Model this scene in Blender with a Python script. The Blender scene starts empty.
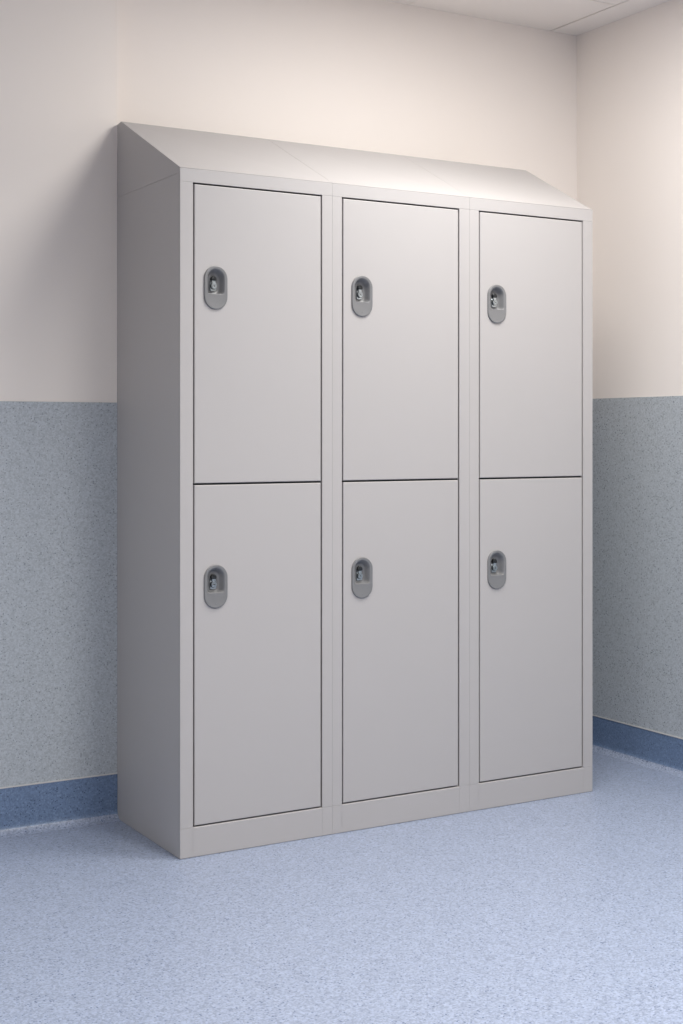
import bpy, bmesh, math
from mathutils import Vector

S = bpy.context.scene
COL = S.collection

# ---------------------------------------------------------------- camera, light, exposure
CAMX, CAMY, CAMZ, YAW, FPX, HORIZON = -1.4585, -3.3538, 1.1053, 0.5262, 1398.3, 434.5
cd = bpy.data.cameras.new('camera')
cd.sensor_fit = 'HORIZONTAL'
cd.sensor_width = 36.0
cd.lens = FPX / 683 * 36.0
cd.shift_y = -(512 - HORIZON) / 683
cam = bpy.data.objects.new('camera', cd)
COL.objects.link(cam)
cam.location = (CAMX, CAMY, CAMZ)
cam.rotation_euler = (math.pi / 2, 0, -YAW)
S.camera = cam

world = bpy.data.worlds.new('world')
S.world = world
world.use_nodes = True
world.node_tree.nodes['Background'].inputs[0].default_value = (0.9, 0.95, 1.0, 1)
world.node_tree.nodes['Background'].inputs[1].default_value = 0.0

S.view_settings.view_transform = 'Standard'
S.view_settings.look = 'None'
S.view_settings.gamma = 1
S.view_settings.use_curve_mapping = False
S.view_settings.exposure = 0.0

CEIL = 2.529


def area(name, loc, sx, sy, power, color, spread=180):
    ld = bpy.data.lights.new(name, 'AREA')
    ld.shape = 'RECTANGLE'
    ld.size, ld.size_y = sx, sy
    ld.energy = power
    ld.color = color
    ld.spread = math.radians(spread)
    lo = bpy.data.objects.new(name, ld)
    COL.objects.link(lo)
    lo.location = loc
    return lo


# a near ceiling panel and two added fill lamps, all flush with the ceiling and facing down
area('ceiling_area_light', (0.82, -0.68, CEIL - 0.012), 0.60, 0.60, 30, (1.0, 0.98, 0.94))
area('ceiling_area_light', (0.60, -2.30, CEIL - 0.012), 0.60, 0.60, 52, (1.0, 0.98, 0.94), 145)  # added fill from the front, not a known fixture
area('ceiling_area_light', (-1.60, -1.50, CEIL - 0.012), 0.60, 0.60, 22.5, (1.0, 0.98, 0.94), 150)  # added fill on the left, lifts the locker side panel


# ---------------------------------------------------------------- materials
def mat(name, color, rough=0.5, metal=0.0, spec=0.5, bump=None, mottle=None):
    m = bpy.data.materials.new(name)
    m.use_nodes = True
    nt = m.node_tree
    b = nt.nodes['Principled BSDF']
    b.inputs['Base Color'].default_value = (*color, 1)
    b.inputs['Roughness'].default_value = rough
    b.inputs['Metallic'].default_value = metal
    b.inputs['Specular IOR Level'].default_value = spec
    tc = nt.nodes.new('ShaderNodeTexCoord')
    if mottle:
        sc, amt = mottle
        n = nt.nodes.new('ShaderNodeTexNoise')
        n.inputs['Scale'].default_value = sc
        n.inputs['Detail'].default_value = 3
        nt.links.new(tc.outputs['Object'], n.inputs['Vector'])
        mx = nt.nodes.new('ShaderNodeMix')
        mx.data_type = 'RGBA'
        mx.inputs[6].default_value = (*[c * (1 - amt) for c in color], 1)
        mx.inputs[7].default_value = (*[min(1, c * (1 + amt)) for c in color], 1)
        nt.links.new(n.outputs['Fac'], mx.inputs[0])
        nt.links.new(mx.outputs[2], b.inputs['Base Color'])
    if bump:
        sc, st, dist = bump
        n = nt.nodes.new('ShaderNodeTexNoise')
        n.inputs['Scale'].default_value = sc
        n.inputs['Detail'].default_value = 4
        nt.links.new(tc.outputs['Object'], n.inputs['Vector'])
        bp = nt.nodes.new('ShaderNodeBump')
        bp.inputs['Strength'].default_value = st
        bp.inputs['Distance'].default_value = dist
        nt.links.new(n.outputs['Fac'], bp.inputs['Height'])
        nt.links.new(bp.outputs['Normal'], b.inputs['Normal'])
    return m


def speckled(name, base, var, dark, light, scale, dark_thr, light_thr, rough, spec=0.5, pale=0.35):
    """flecked safety vinyl: soft mottling of the base, small dark chips, small pale chips"""
    m = bpy.data.materials.new(name)
    m.use_nodes = True
    nt = m.node_tree
    L = nt.links.new
    b = nt.nodes['Principled BSDF']
    b.inputs['Roughness'].default_value = rough
    b.inputs['Specular IOR Level'].default_value = spec
    tc = nt.nodes.new('ShaderNodeTexCoord')

    def vor(s, off):
        mp = nt.nodes.new('ShaderNodeMapping')
        mp.inputs['Location'].default_value = (off, off * 1.7, off * 0.6)
        L(tc.outputs['Object'], mp.inputs['Vector'])
        v = nt.nodes.new('ShaderNodeTexVoronoi')
        v.inputs['Scale'].default_value = s
        L(mp.outputs['Vector'], v.inputs['Vector'])
        sep = nt.nodes.new('ShaderNodeSeparateColor')
        L(v.outputs['Color'], sep.inputs['Color'])
        return v, sep

    def mix(fac, a, c):
        mx = nt.nodes.new('ShaderNodeMix')
        mx.data_type = 'RGBA'
        L(fac, mx.inputs[0])
        if isinstance(a, tuple):
            mx.inputs[6].default_value = (*a, 1)
        else:
            L(a, mx.inputs[6])
        if isinstance(c, tuple):
            mx.inputs[7].default_value = (*c, 1)
        else:
            L(c, mx.inputs[7])
        return mx.outputs[2]

    def thr(sock, t, op='GREATER_THAN'):
        mt = nt.nodes.new('ShaderNodeMath')
        mt.operation = op
        L(sock, mt.inputs[0])
        mt.inputs[1].default_value = t
        return mt.outputs[0]

    def mul(a, c):
        mt = nt.nodes.new('ShaderNodeMath')
        mt.operation = 'MULTIPLY'
        L(a, mt.inputs[0])
        if isinstance(c, float):
            mt.inputs[1].default_value = c
        else:
            L(c, mt.inputs[1])
        return mt.outputs[0]
    v0, s0 = vor(scale * 1.25, 0.0)
    lo = tuple(c * (1 - var) for c in base)
    hi = tuple(min(1, c * (1 + var)) for c in base)
    col = mix(s0.outputs[0], lo, hi)
    v1, s1 = vor(scale, 3.1)
    f1 = mul(thr(s1.outputs[0], dark_thr), thr(v1.outputs['Distance'], 0.42, 'LESS_THAN'))
    col = mix(mul(f1, s1.outputs[1]), col, dark)
    v2, s2 = vor(scale * 0.9, 7.7)
    f2 = mul(thr(s2.outputs[0], light_thr), thr(v2.outputs['Distance'], 0.45, 'LESS_THAN'))
    col = mix(mul(f2, pale), col, light)
    L(col, b.inputs['Base Color'])
    n = nt.nodes.new('ShaderNodeTexNoise')
    n.inputs['Scale'].default_value = 260
    L(tc.outputs['Object'], n.inputs['Vector'])
    bp = nt.nodes.new('ShaderNodeBump')
    bp.inputs['Strength'].default_value = 0.08
    bp.inputs['Distance'].default_value = 0.0005
    L(n.outputs['Fac'], bp.inputs['Height'])
    L(bp.outputs['Normal'], b.inputs['Normal'])
    return m


M_WALL = mat('cream_wall_paint', (0.90, 0.84, 0.795), 0.75, spec=0.25, bump=(220, 0.08, 0.001))
M_WALL_SHADED = mat('shaded_wall_paint', (0.875, 0.812, 0.757), 0.75, spec=0.25, bump=(220, 0.08, 0.001))  # wall cream darkened: dimmer light on the forward section is painted in
M_CEIL = mat('ceiling_tile', (0.87, 0.83, 0.80), 0.9, spec=0.2)
M_CEIL_GAP = mat('ceiling_recess', (0.12, 0.115, 0.11), 0.9)
M_FLOOR = speckled('blue_flecked_vinyl', (0.305, 0.353, 0.47), 0.22, (0.07, 0.10, 0.19), (0.50, 0.56, 0.69),
                   190, 0.82, 0.74, 0.36, 0.38, 0.30)
M_BASE = speckled('dark_blue_flecked_vinyl', (0.155, 0.225, 0.36), 0.18, (0.03, 0.05, 0.10), (0.28, 0.38, 0.55),
                  200, 0.84, 0.80, 0.34, 0.5, 0.4)
M_DADO = speckled('grey_flecked_wall_vinyl', (0.455, 0.49, 0.525), 0.14, (0.14, 0.16, 0.19), (0.58, 0.61, 0.63),
                  215, 0.86, 0.82, 0.5, 0.4, 0.3)
M_SEAL = mat('pale_sealant', (0.62, 0.61, 0.60), 0.4)
M_STEEL = mat('grey_powder_coat', (0.46, 0.44, 0.435), 0.5, spec=0.5, bump=(700, 0.05, 0.0004), mottle=(2.2, 0.015))
M_GAP_SHADE = mat('gap_shade', (0.05, 0.055, 0.06), 0.8)  # near-black colour paints shade into the door gaps and under the plinth
M_PLAST = mat('grey_plastic', (0.195, 0.195, 0.20), 0.38, spec=0.5)
M_CHROME = mat('chrome', (0.45, 0.49, 0.51), 0.3, metal=1.0)
M_BLACK = mat('black_plastic', (0.012, 0.014, 0.016), 0.3)


# ---------------------------------------------------------------- mesh helpers
def link(name, bm, m, parent=None, smooth=False, bevel=0.0):
    bmesh.ops.remove_doubles(bm, verts=bm.verts, dist=1e-7)
    bmesh.ops.recalc_face_normals(bm, faces=bm.faces)
    me = bpy.data.meshes.new(name)
    bm.to_mesh(me)
    bm.free()
    for mm in (m if isinstance(m, (list, tuple)) else [m]):
        me.materials.append(mm)
    o = bpy.data.objects.new(name, me)
    COL.objects.link(o)
    if parent:
        o.parent = parent
    if smooth:
        for p in me.polygons:
            p.use_smooth = True
    if bevel:
        b = o.modifiers.new('bevel', 'BEVEL')
        b.width = bevel
        b.segments = 2
        b.limit_method = 'ANGLE'
        b.angle_limit = math.radians(25)
    return o


def box(bm, x0, x1, y0, y1, z0, z1, mi=0):
    vs = [bm.verts.new((x, y, z)) for x in (x0, x1) for y in (y0, y1) for z in (z0, z1)]
    for f in ((0, 1, 3, 2), (4, 6, 7, 5), (0, 4, 5, 1), (2, 3, 7, 6), (0, 2, 6, 4), (1, 5, 7, 3)):
        fc = bm.faces.new([vs[i] for i in f])
        fc.material_index = mi
    return vs


def structure(name, bm, m, **k):
    o = link(name, bm, m, **k)
    o['kind'] = 'structure'
    return o


def one_box(name, *a, m=None, **k):
    bm = bmesh.new()
    box(bm, *a)
    return structure(name, bm, m, **k)


# ---------------------------------------------------------------- the room
D = 0.451                  # depth of a locker
YP = D + 0.0006             # face of the wall that stands forward, left of the lockers
YB = D + 0.092             # face of the wall behind the lockers
XR = 1.777                 # right-hand wall
XL, YF = -2.7, -4.7
T = 0.12

one_box('floor', XL - T, XR + T, YF - T, YB + T, -0.1, 0, m=M_FLOOR)
one_box('wall_back', 0.0, XR + T, YB, YB + T, 0, CEIL, m=M_WALL)
one_box('wall_back_left', XL - T, 0.0045, YP, YB + T, 0, CEIL, m=M_WALL_SHADED)
one_box('wall_right', XR, XR + T, YF, YB, 0, CEIL, m=M_WALL)
one_box('wall_left', XL - T, XL, YF, YP, 0, CEIL, m=M_WALL)
one_box('wall_front', XL - T, XR + T, YF - T, YF, 0, CEIL, m=M_WALL)

# ceiling: tiles with open joints, a continuous margin strip along the right wall
bm = bmesh.new()
XC, YC = 1.657, 0.198
box(bm, XL - T, XR + T, YF - T, YB + T, CEIL + 0.02, CEIL + 0.08, 1)
box(bm, XC + 0.0028, XR + T, YF - T, YB + T, CEIL, CEIL + 0.02)
x1 = XC
while x1 > XL:
    x0 = x1 - 0.6
    y1 = YC + 0.6
    while y1 > YF - T:
        y0 = y1 - 0.6
        g = 0.0028 if x1 == XC else 0.0012
        box(bm, max(x0 + 0.0012, XL - T), x1 - g, max(y0 + 0.0018, YF - T), min(y1 - 0.0018, YB + T), CEIL, CEIL + 0.02)
        y1 = y0
    x1 = x0
structure('ceiling', bm, [M_CEIL, M_CEIL_GAP])

# flecked vinyl cladding of the lower walls (2 mm sheet) and the coved skirting below it
DZL, DZR = 1.197, 1.231
one_box('trim_1', XL + 0.003, 0.0042, YP - 0.003, YP - 0.0002, 0.131, DZL, m=M_DADO)
one_box('trim_2', XR - 0.003, XR - 0.0002, YF + 0.003, YB - 0.0002, 0.119, DZR, m=M_DADO)
one_box('trim_3', 0.003, XR - 0.004, YB - 0.003, YB - 0.0002, 0.119, DZR, m=M_DADO)
one_box('trim_4', XL + 0.0002, XL + 0.003, YF + 0.003, YP - 0.004, 0.131, DZL, m=M_DADO)


def cove(name, path_a, path_b, n, h, r=0.028, t=0.004, m=M_BASE):
    """coved skirting from point a to b; n = unit vector out of the wall"""
    prof = [(0.0004, h), (t * 0.6, h), (t, h - 0.001)]
    for i in range(17):
        a = math.pi / 2 * i / 16
        prof.append((t + r * (1 - math.cos(a)), r * (1 - math.sin(a)) + 0.0012))
    prof += [(t + r + 0.002, 0.0003), (0.0004, 0.0003)]
    bm = bmesh.new()
    rings = []
    for p in (path_a, path_b):
        rings.append([bm.verts.new((p[0] + n[0] * d, p[1] + n[1] * d, z)) for d, z in prof])
    k = len(prof)
    for i in range(k):
        j = (i + 1) % k
        bm.faces.new((rings[0][i], rings[0][j], rings[1][j], rings[1][i]))
    bm.faces.new(rings[0])
    bm.faces.new(rings[1][::-1])
    o = structure(name, bm, [m, M_FLOOR])
    for p in o.data.polygons:
        p.use_smooth = False
        p.material_index = 1 if len(p.vertices) == 4 and p.center.z < 0.017 else 0
    return o


cove('baseboard_left', (XL, YP), (0.0042, YP), (0, -1), 0.130)
cove('baseboard_right', (XR, YF), (XR, YB), (-1, 0), 0.118)
cove('baseboard_back', (0.001, YB), (XR - 0.002, YB), (0, -1), 0.118)
cove('baseboard_far_left', (XL, YF), (XL, YP - 0.002), (1, 0), 0.130)
one_box('trim_5', XL + 0.003, 0.0042, YP - 0.0055, YP - 0.0002, 0.1295, 0.1330, m=M_SEAL)
one_box('trim_6', XR - 0.0055, XR - 0.0002, YF + 0.003, YB - 0.006, 0.1175, 0.1212, m=M_SEAL)


# ---------------------------------------------------------------- lockers
H = 1.800
ZR = 1.7645                # underside of the top rail
ZB = 0.0785                # top of the plinth
ZM = 0.975                 # joint between the two doors
RIDGE_A = (0.0045, 0.420, 2.0005)
RIDGE_B = (1.3885, 0.336, 1.9785)
HW, HH = 0.0335, 0.0573    # half size of the oval pull


def ridge(x):
    t = (x - RIDGE_A[0]) / (RIDGE_B[0] - RIDGE_A[0])
    return (RIDGE_A[1] + t * (RIDGE_B[1] - RIDGE_A[1]), RIDGE_A[2] + t * (RIDGE_B[2] - RIDGE_A[2]))


def sd_box(u, w, cu, cw, hu, hw, r):
    qu, qw = abs(u - cu) - hu + r, abs(w - cw) - hw + r
    return math.hypot(max(qu, 0), max(qw, 0)) + min(max(qu, qw), 0) - r


def shape_loop(fn, n, c=(0, 0)):
    """boundary points of the implicit shape fn<=0 along n rays from c"""
    out = []
    for i in range(n):
        a = 2 * math.pi * i / n
        du, dw = math.cos(a), math.sin(a)
        lo, hi = 0.0, 0.2
        for _ in range(40):
            mid = (lo + hi) / 2
            if fn(c[0] + du * mid, c[1] + dw * mid) <= 0:
                lo = mid
            else:
                hi = mid
        out.append((c[0] + du * lo, c[1] + dw * lo))
    return out


def stadium(inset):
    return lambda u, w: sd_box(u, w, 0, 0, HW - inset, HH - inset, HW - inset - 1e-5)


def pocket(k):
    """opening (k=0) to floor (k=1) of the finger recess: round at the top, squarish below"""
    l, r_ = -0.0262 + 0.008 * k, 0.0262 - 0.0125 * k
    b, t = -0.0170 + 0.003 * k, 0.0510 - 0.0130 * k
    def fn(u, w):
        cu, cw, hu, hw = (l + r_) / 2, (b + t) / 2, (r_ - l) / 2, (t - b) / 2
        rad = hu - 1e-5 if w > cw else 0.007
        return sd_box(u, w, cu, cw, hu, hw, rad)
    return fn


NP = 72
PC = (-0.003, 0.014)


def loft(bm, loops, close_last=False):
    rings = [[bm.verts.new(p) for p in lp] for lp in loops]
    for a, b in zip(rings, rings[1:]):
        for i in range(len(a)):
            j = (i + 1) % len(a)
            bm.faces.new((a[i], a[j], b[j], b[i]))
    if close_last:
        bm.faces.new(rings[-1])
    return rings


def make_handle(parent, cx, cz):
    bm = bmesh.new()
    loops = []
    for ins, hgt in ((0.0, -0.001), (0.0, 0.0030), (0.0004, 0.0038), (0.0013, 0.0043), (0.0028, 0.0045), (0.005, 0.0040)):
        loops.append([(cx + u, -hgt, cz + w) for u, w in shape_loop(stadium(ins), NP, PC)])
    loops.append([(cx + u, -0.0040, cz + w) for u, w in shape_loop(lambda u, w: pocket(0)(u, w) - 0.0008, NP, PC)])
    steps = 9
    for i in range(steps + 1):
        k = i / steps
        s = k * k * (3 - 2 * k)
        y = -0.0040 + 0.0157 * s
        loops.append([(cx + u, y, cz + w) for u, w in shape_loop(pocket(k), NP, PC)])
    loft(bm, loops, True)
    # small moulded pip near the foot of the plate
    pip = [[(cx + 0.0016 * r * math.cos(a), -0.004 - h, cz - 0.0455 + 0.0009 * r * math.sin(a))
            for a in [2 * math.pi * i / 12 for i in range(12)]] for r, h in ((1, 0), (1, 0.0004), (0.6, 0.0007))]
    loft(bm, pip, True)
    o = link('handle', bm, M_PLAST, parent, smooth=True)
    o['label'] = 'dark grey oval plastic pull with a finger recess'
    return o


def disc_loops(cx, cz, prof, n=32, sq=1.0):
    return [[(cx + r * math.cos(2 * math.pi * i / n), y, cz + sq * r * math.sin(2 * math.pi * i / n)) for i in range(n)]
            for r, y in prof]


def make_lock(parent, cx, cz, turn):
    """silver swivelling hasp: drum with a keyway, on a small squared plate"""
    bm = bmesh.new()
    yf = 0.0117
    # squared base plate with rounded foot
    pl = [(u, w) for u, w in shape_loop(lambda u, w: sd_box(u, w, 0, -0.001, 0.0088, 0.0125, 0.0045), 32)]
    loft(bm, [[(cx + u * s, y, cz + w * s) for u, w in pl] for s, y in ((1, yf), (1, yf - 0.003), (0.93, yf - 0.0036), (0.8, yf - 0.0036))], True)
    # drum
    loft(bm, disc_loops(cx, cz, ((0.0078, yf - 0.002), (0.0078, yf - 0.0090), (0.0073, yf - 0.0097), (0.0058, yf - 0.0098),
                                 (0.0054, yf - 0.0088), (0.0048, yf - 0.0088), (0.0045, yf - 0.0094))), True)
    # lug above the drum that carries the shackle hole
    lug = shape_loop(lambda u, w: sd_box(u, w, 0, 0.0125, 0.0052, 0.006, 0.003), 24, (0, 0.0125))
    loft(bm, [[(cx + u * s, y, cz + 0.0125 + (w - 0.0125) * s) for u, w in lug] for s, y in ((1, yf), (1, yf - 0.0065), (0.85, yf - 0.0075))], True)
    o = link('lock', bm, M_CHROME, parent)
    o['label'] = 'silver lock in the recess of the grey pull'
    # black keyway and black cap
    bm = bmesh.new()
    c, s = math.cos(turn), math.sin(turn)
    kv = [(-0.0009, -0.0034), (0.0009, -0.0034), (0.0009, 0.0034), (-0.0009, 0.0034)]
    loft(bm, [[(cx + u * c - w * s, y, cz + u * s + w * c) for u, w in kv] for y in (yf - 0.009, yf - 0.0098)], True)
    loft(bm, disc_loops(cx, cz, ((0.0090, yf - 0.0032), (0.0090, yf - 0.0060), (0.0076, yf - 0.0060), (0.0076, yf - 0.0032))))
    cap = shape_loop(lambda u, w: max(sd_box(u, w, 0, 0, 0.0078, 0.0078, 0.0077), -0.0045 - w), 28)
    z2 = cz + 0.0185
    loft(bm, [[(cx + u * k, y, z2 + w * k) for u, w in cap] for k, y in ((1, yf), (1, yf - 0.0080), (0.85, yf - 0.0092), (0.5, yf - 0.0096))], True)
    o = link('latch', bm, M_BLACK, parent)
    o['label'] = 'black latch cap and keyway'
    return o


def make_door(root, x0, x1, z0, z1, hx, hz, turn):
    """flush steel door with rolled edges and a hole behind the pull"""
    bm = bmesh.new()
    th, bv = 0.018, 0.0024
    YD = 0.0

    def rect(ins, y):
        return [(x0 + ins, y, z0 + ins), (x1 - ins, y, z0 + ins), (x1 - ins, y, z1 - ins), (x0 + ins, y, z1 - ins)]
    rings = loft(bm, [rect(0.0, YD + th), rect(0, YD + bv), rect(bv * 0.13, YD + bv * 0.5), rect(bv * 0.5, YD + bv * 0.13), rect(bv, YD)])
    outer = rings[-1]
    hole_o = [(hx + u, YD, hz + w) for u, w in shape_loop(stadium(0.003), NP, PC)]
    hole_i = [(p[0], YD + 0.0012, p[2]) for p in hole_o]
    h0 = [bm.verts.new(p) for p in hole_o]
    h1 = [bm.verts.new(p) for p in hole_i]
    edges = []
    for i in range(NP):
        j = (i + 1) % NP
        bm.faces.new((h0[i], h0[j], h1[j], h1[i]))
        edges.append(bm.edges.get((h0[i], h0[j])))
    for i in range(4):
        edges.append(bm.edges.get((outer[i], outer[(i + 1) % 4])))
    bmesh.ops.triangle_fill(bm, use_beauty=True, use_dissolve=False, edges=edges)
    bm.faces.new(rings[0])
    d = link('door', bm, M_STEEL, root)
    make_handle(d, hx, hz)
    make_lock(d, hx - 0.0028, hz + 0.0050, turn)
    return d


def make_locker(x0, x1, ml, mr, hx, label, turns):
    root = bpy.data.objects.new('locker', None)
    COL.objects.link(root)
    root.location = ((x0 + x1) / 2, 0, 0)
    root['label'] = label
    root['category'] = 'locker'
    root['group'] = 'grey two-door lockers in the row'
    ox = (x0 + x1) / 2
    a, b = x0 - ox, x1 - ox
    t = 0.0012
    seam = 0.00015
    # body: side panels, back, floor, shelf and roof of folded sheet
    bm = bmesh.new()
    zt = 1.7865
    for s in (a, b - t):
        box(bm, s, s + t, 0.0125, D, 0.0012, zt)
        box(bm, min(max(s, a + 0.012), b - 0.014), min(max(s, a + 0.012), b - 0.014) + 0.002, 0.02, D - 0.01, 0.0, 0.03)
    box(bm, a + t, b - t, D - t, D, 0.0, zt)
    box(bm, a + t, b - t, 0.02, D - t, 0.06, 0.061)
    box(bm, a + t, b - t, 0.022, D - t, ZM - 0.001, ZM)
    box(bm, a + t, b - t, 0.02, D - t, 1.775, 1.776)
    link('body', bm, M_STEEL, root)
    # front frame: two stiles, top rail, plinth panel; all with fine joints
    fd = 0.0118
    dl, dr = a + ml, b - mr
    g = 0.0036
    bm = bmesh.new()
    e = 0.0008
    box(bm, a, b, 0, fd, ZR + seam, H)
    box(bm, a, dl - g, 0, fd, ZB + seam, ZR - seam)
    box(bm, dr + g, b, 0, fd, ZB + seam, ZR - seam)
    box(bm, a, dl - g - seam, 0, fd, 0.0012, ZB - seam)
    box(bm, dr + g + seam, b, 0, fd, 0.0012, ZB - seam)
    pl = [[(x, y, z) for x in (dl - g + seam, dr + g - seam)] for y, z in ((fd, 0.0012), (0, 0.0012), (0, ZB - 0.0022), (0.0003, ZB - 0.0011), (0.0011, ZB - 0.0003), (0.0022, ZB), (fd, ZB))]
    loft(bm, [[q[0] for q in pl], [q[1] for q in pl]])
    # returns of the opening, behind the face
    link('front_frame', bm, M_STEEL, root, bevel=0.0004)
    bm = bmesh.new()
    y0, y1 = fd + 0.0004, 0.030
    box(bm, a + t + e, dl - g + 0.0005, y0, y1, 0.0002, ZR + 0.03)
    box(bm, dr + g - 0.0005, b - t - e, y0, y1, 0.0002, ZR + 0.03)
    box(bm, dl - g + 0.0005, dr + g - 0.0005, y0, y1, ZR + 0.0005, ZR + 0.03)
    box(bm, dl - g + 0.0005, dr + g - 0.0005, y0, y1, 0.0002, ZB - 0.0005)
    box(bm, dl - g + 0.0005, dr + g - 0.0005, 0.0195, y1, ZM - 0.012, ZM + 0.010)
    o = link('door_stop', bm, M_GAP_SHADE, root)
    o['label'] = 'dark strips painted as shade behind the door gaps'
    # sloping top
    bm = bmesh.new()
    ends = []
    for x in (a, b):
        ry, rz = ridge(x + ox)
        yf_, zf_ = 0.0, H + 0.0006
        prof = [(yf_, zf_), (0.0125, zf_), (0.0125, 1.7872), (D, 1.7872), (D, rz - 0.004), (ry, rz)]
        ends.append([bm.verts.new((x, y, z)) for y, z in prof])
    k = len(ends[0])
    for i in range(k):
        j = (i + 1) % k
        bm.faces.new((ends[0][i], ends[0][j], ends[1][j], ends[1][i]))
    bm.faces.new(ends[0])
    bm.faces.new(ends[1][::-1])
    link('sloping_top', bm, M_STEEL, root, bevel=0.0006)
    make_door(root, dl + 0.0006, dr - 0.0006, ZM + 0.0025, ZR - 0.0042, hx - ox, 1.4920, turns[0])
    make_door(root, dl + 0.0006, dr - 0.0006, ZB + 0.0038, ZM - 0.0025, hx - ox, 0.7048, turns[1])
    return root


make_locker(0.0045, 0.4601, 0.0400, 0.0356, 0.1055,
            'grey steel two-door locker at the left end of the row, its whole side panel showing', (0.2, 1.4))
make_locker(0.4604, 0.9236, 0.0341, 0.0401, 0.5552,
            'grey steel two-door locker in the middle, joined between the other two', (0.8, 0.4))
make_locker(0.9239, 1.3885, 0.0366, 0.0410, 1.0210,
            'grey steel two-door locker at the right end of the row, nearest the corner', (1.2, 0.0))
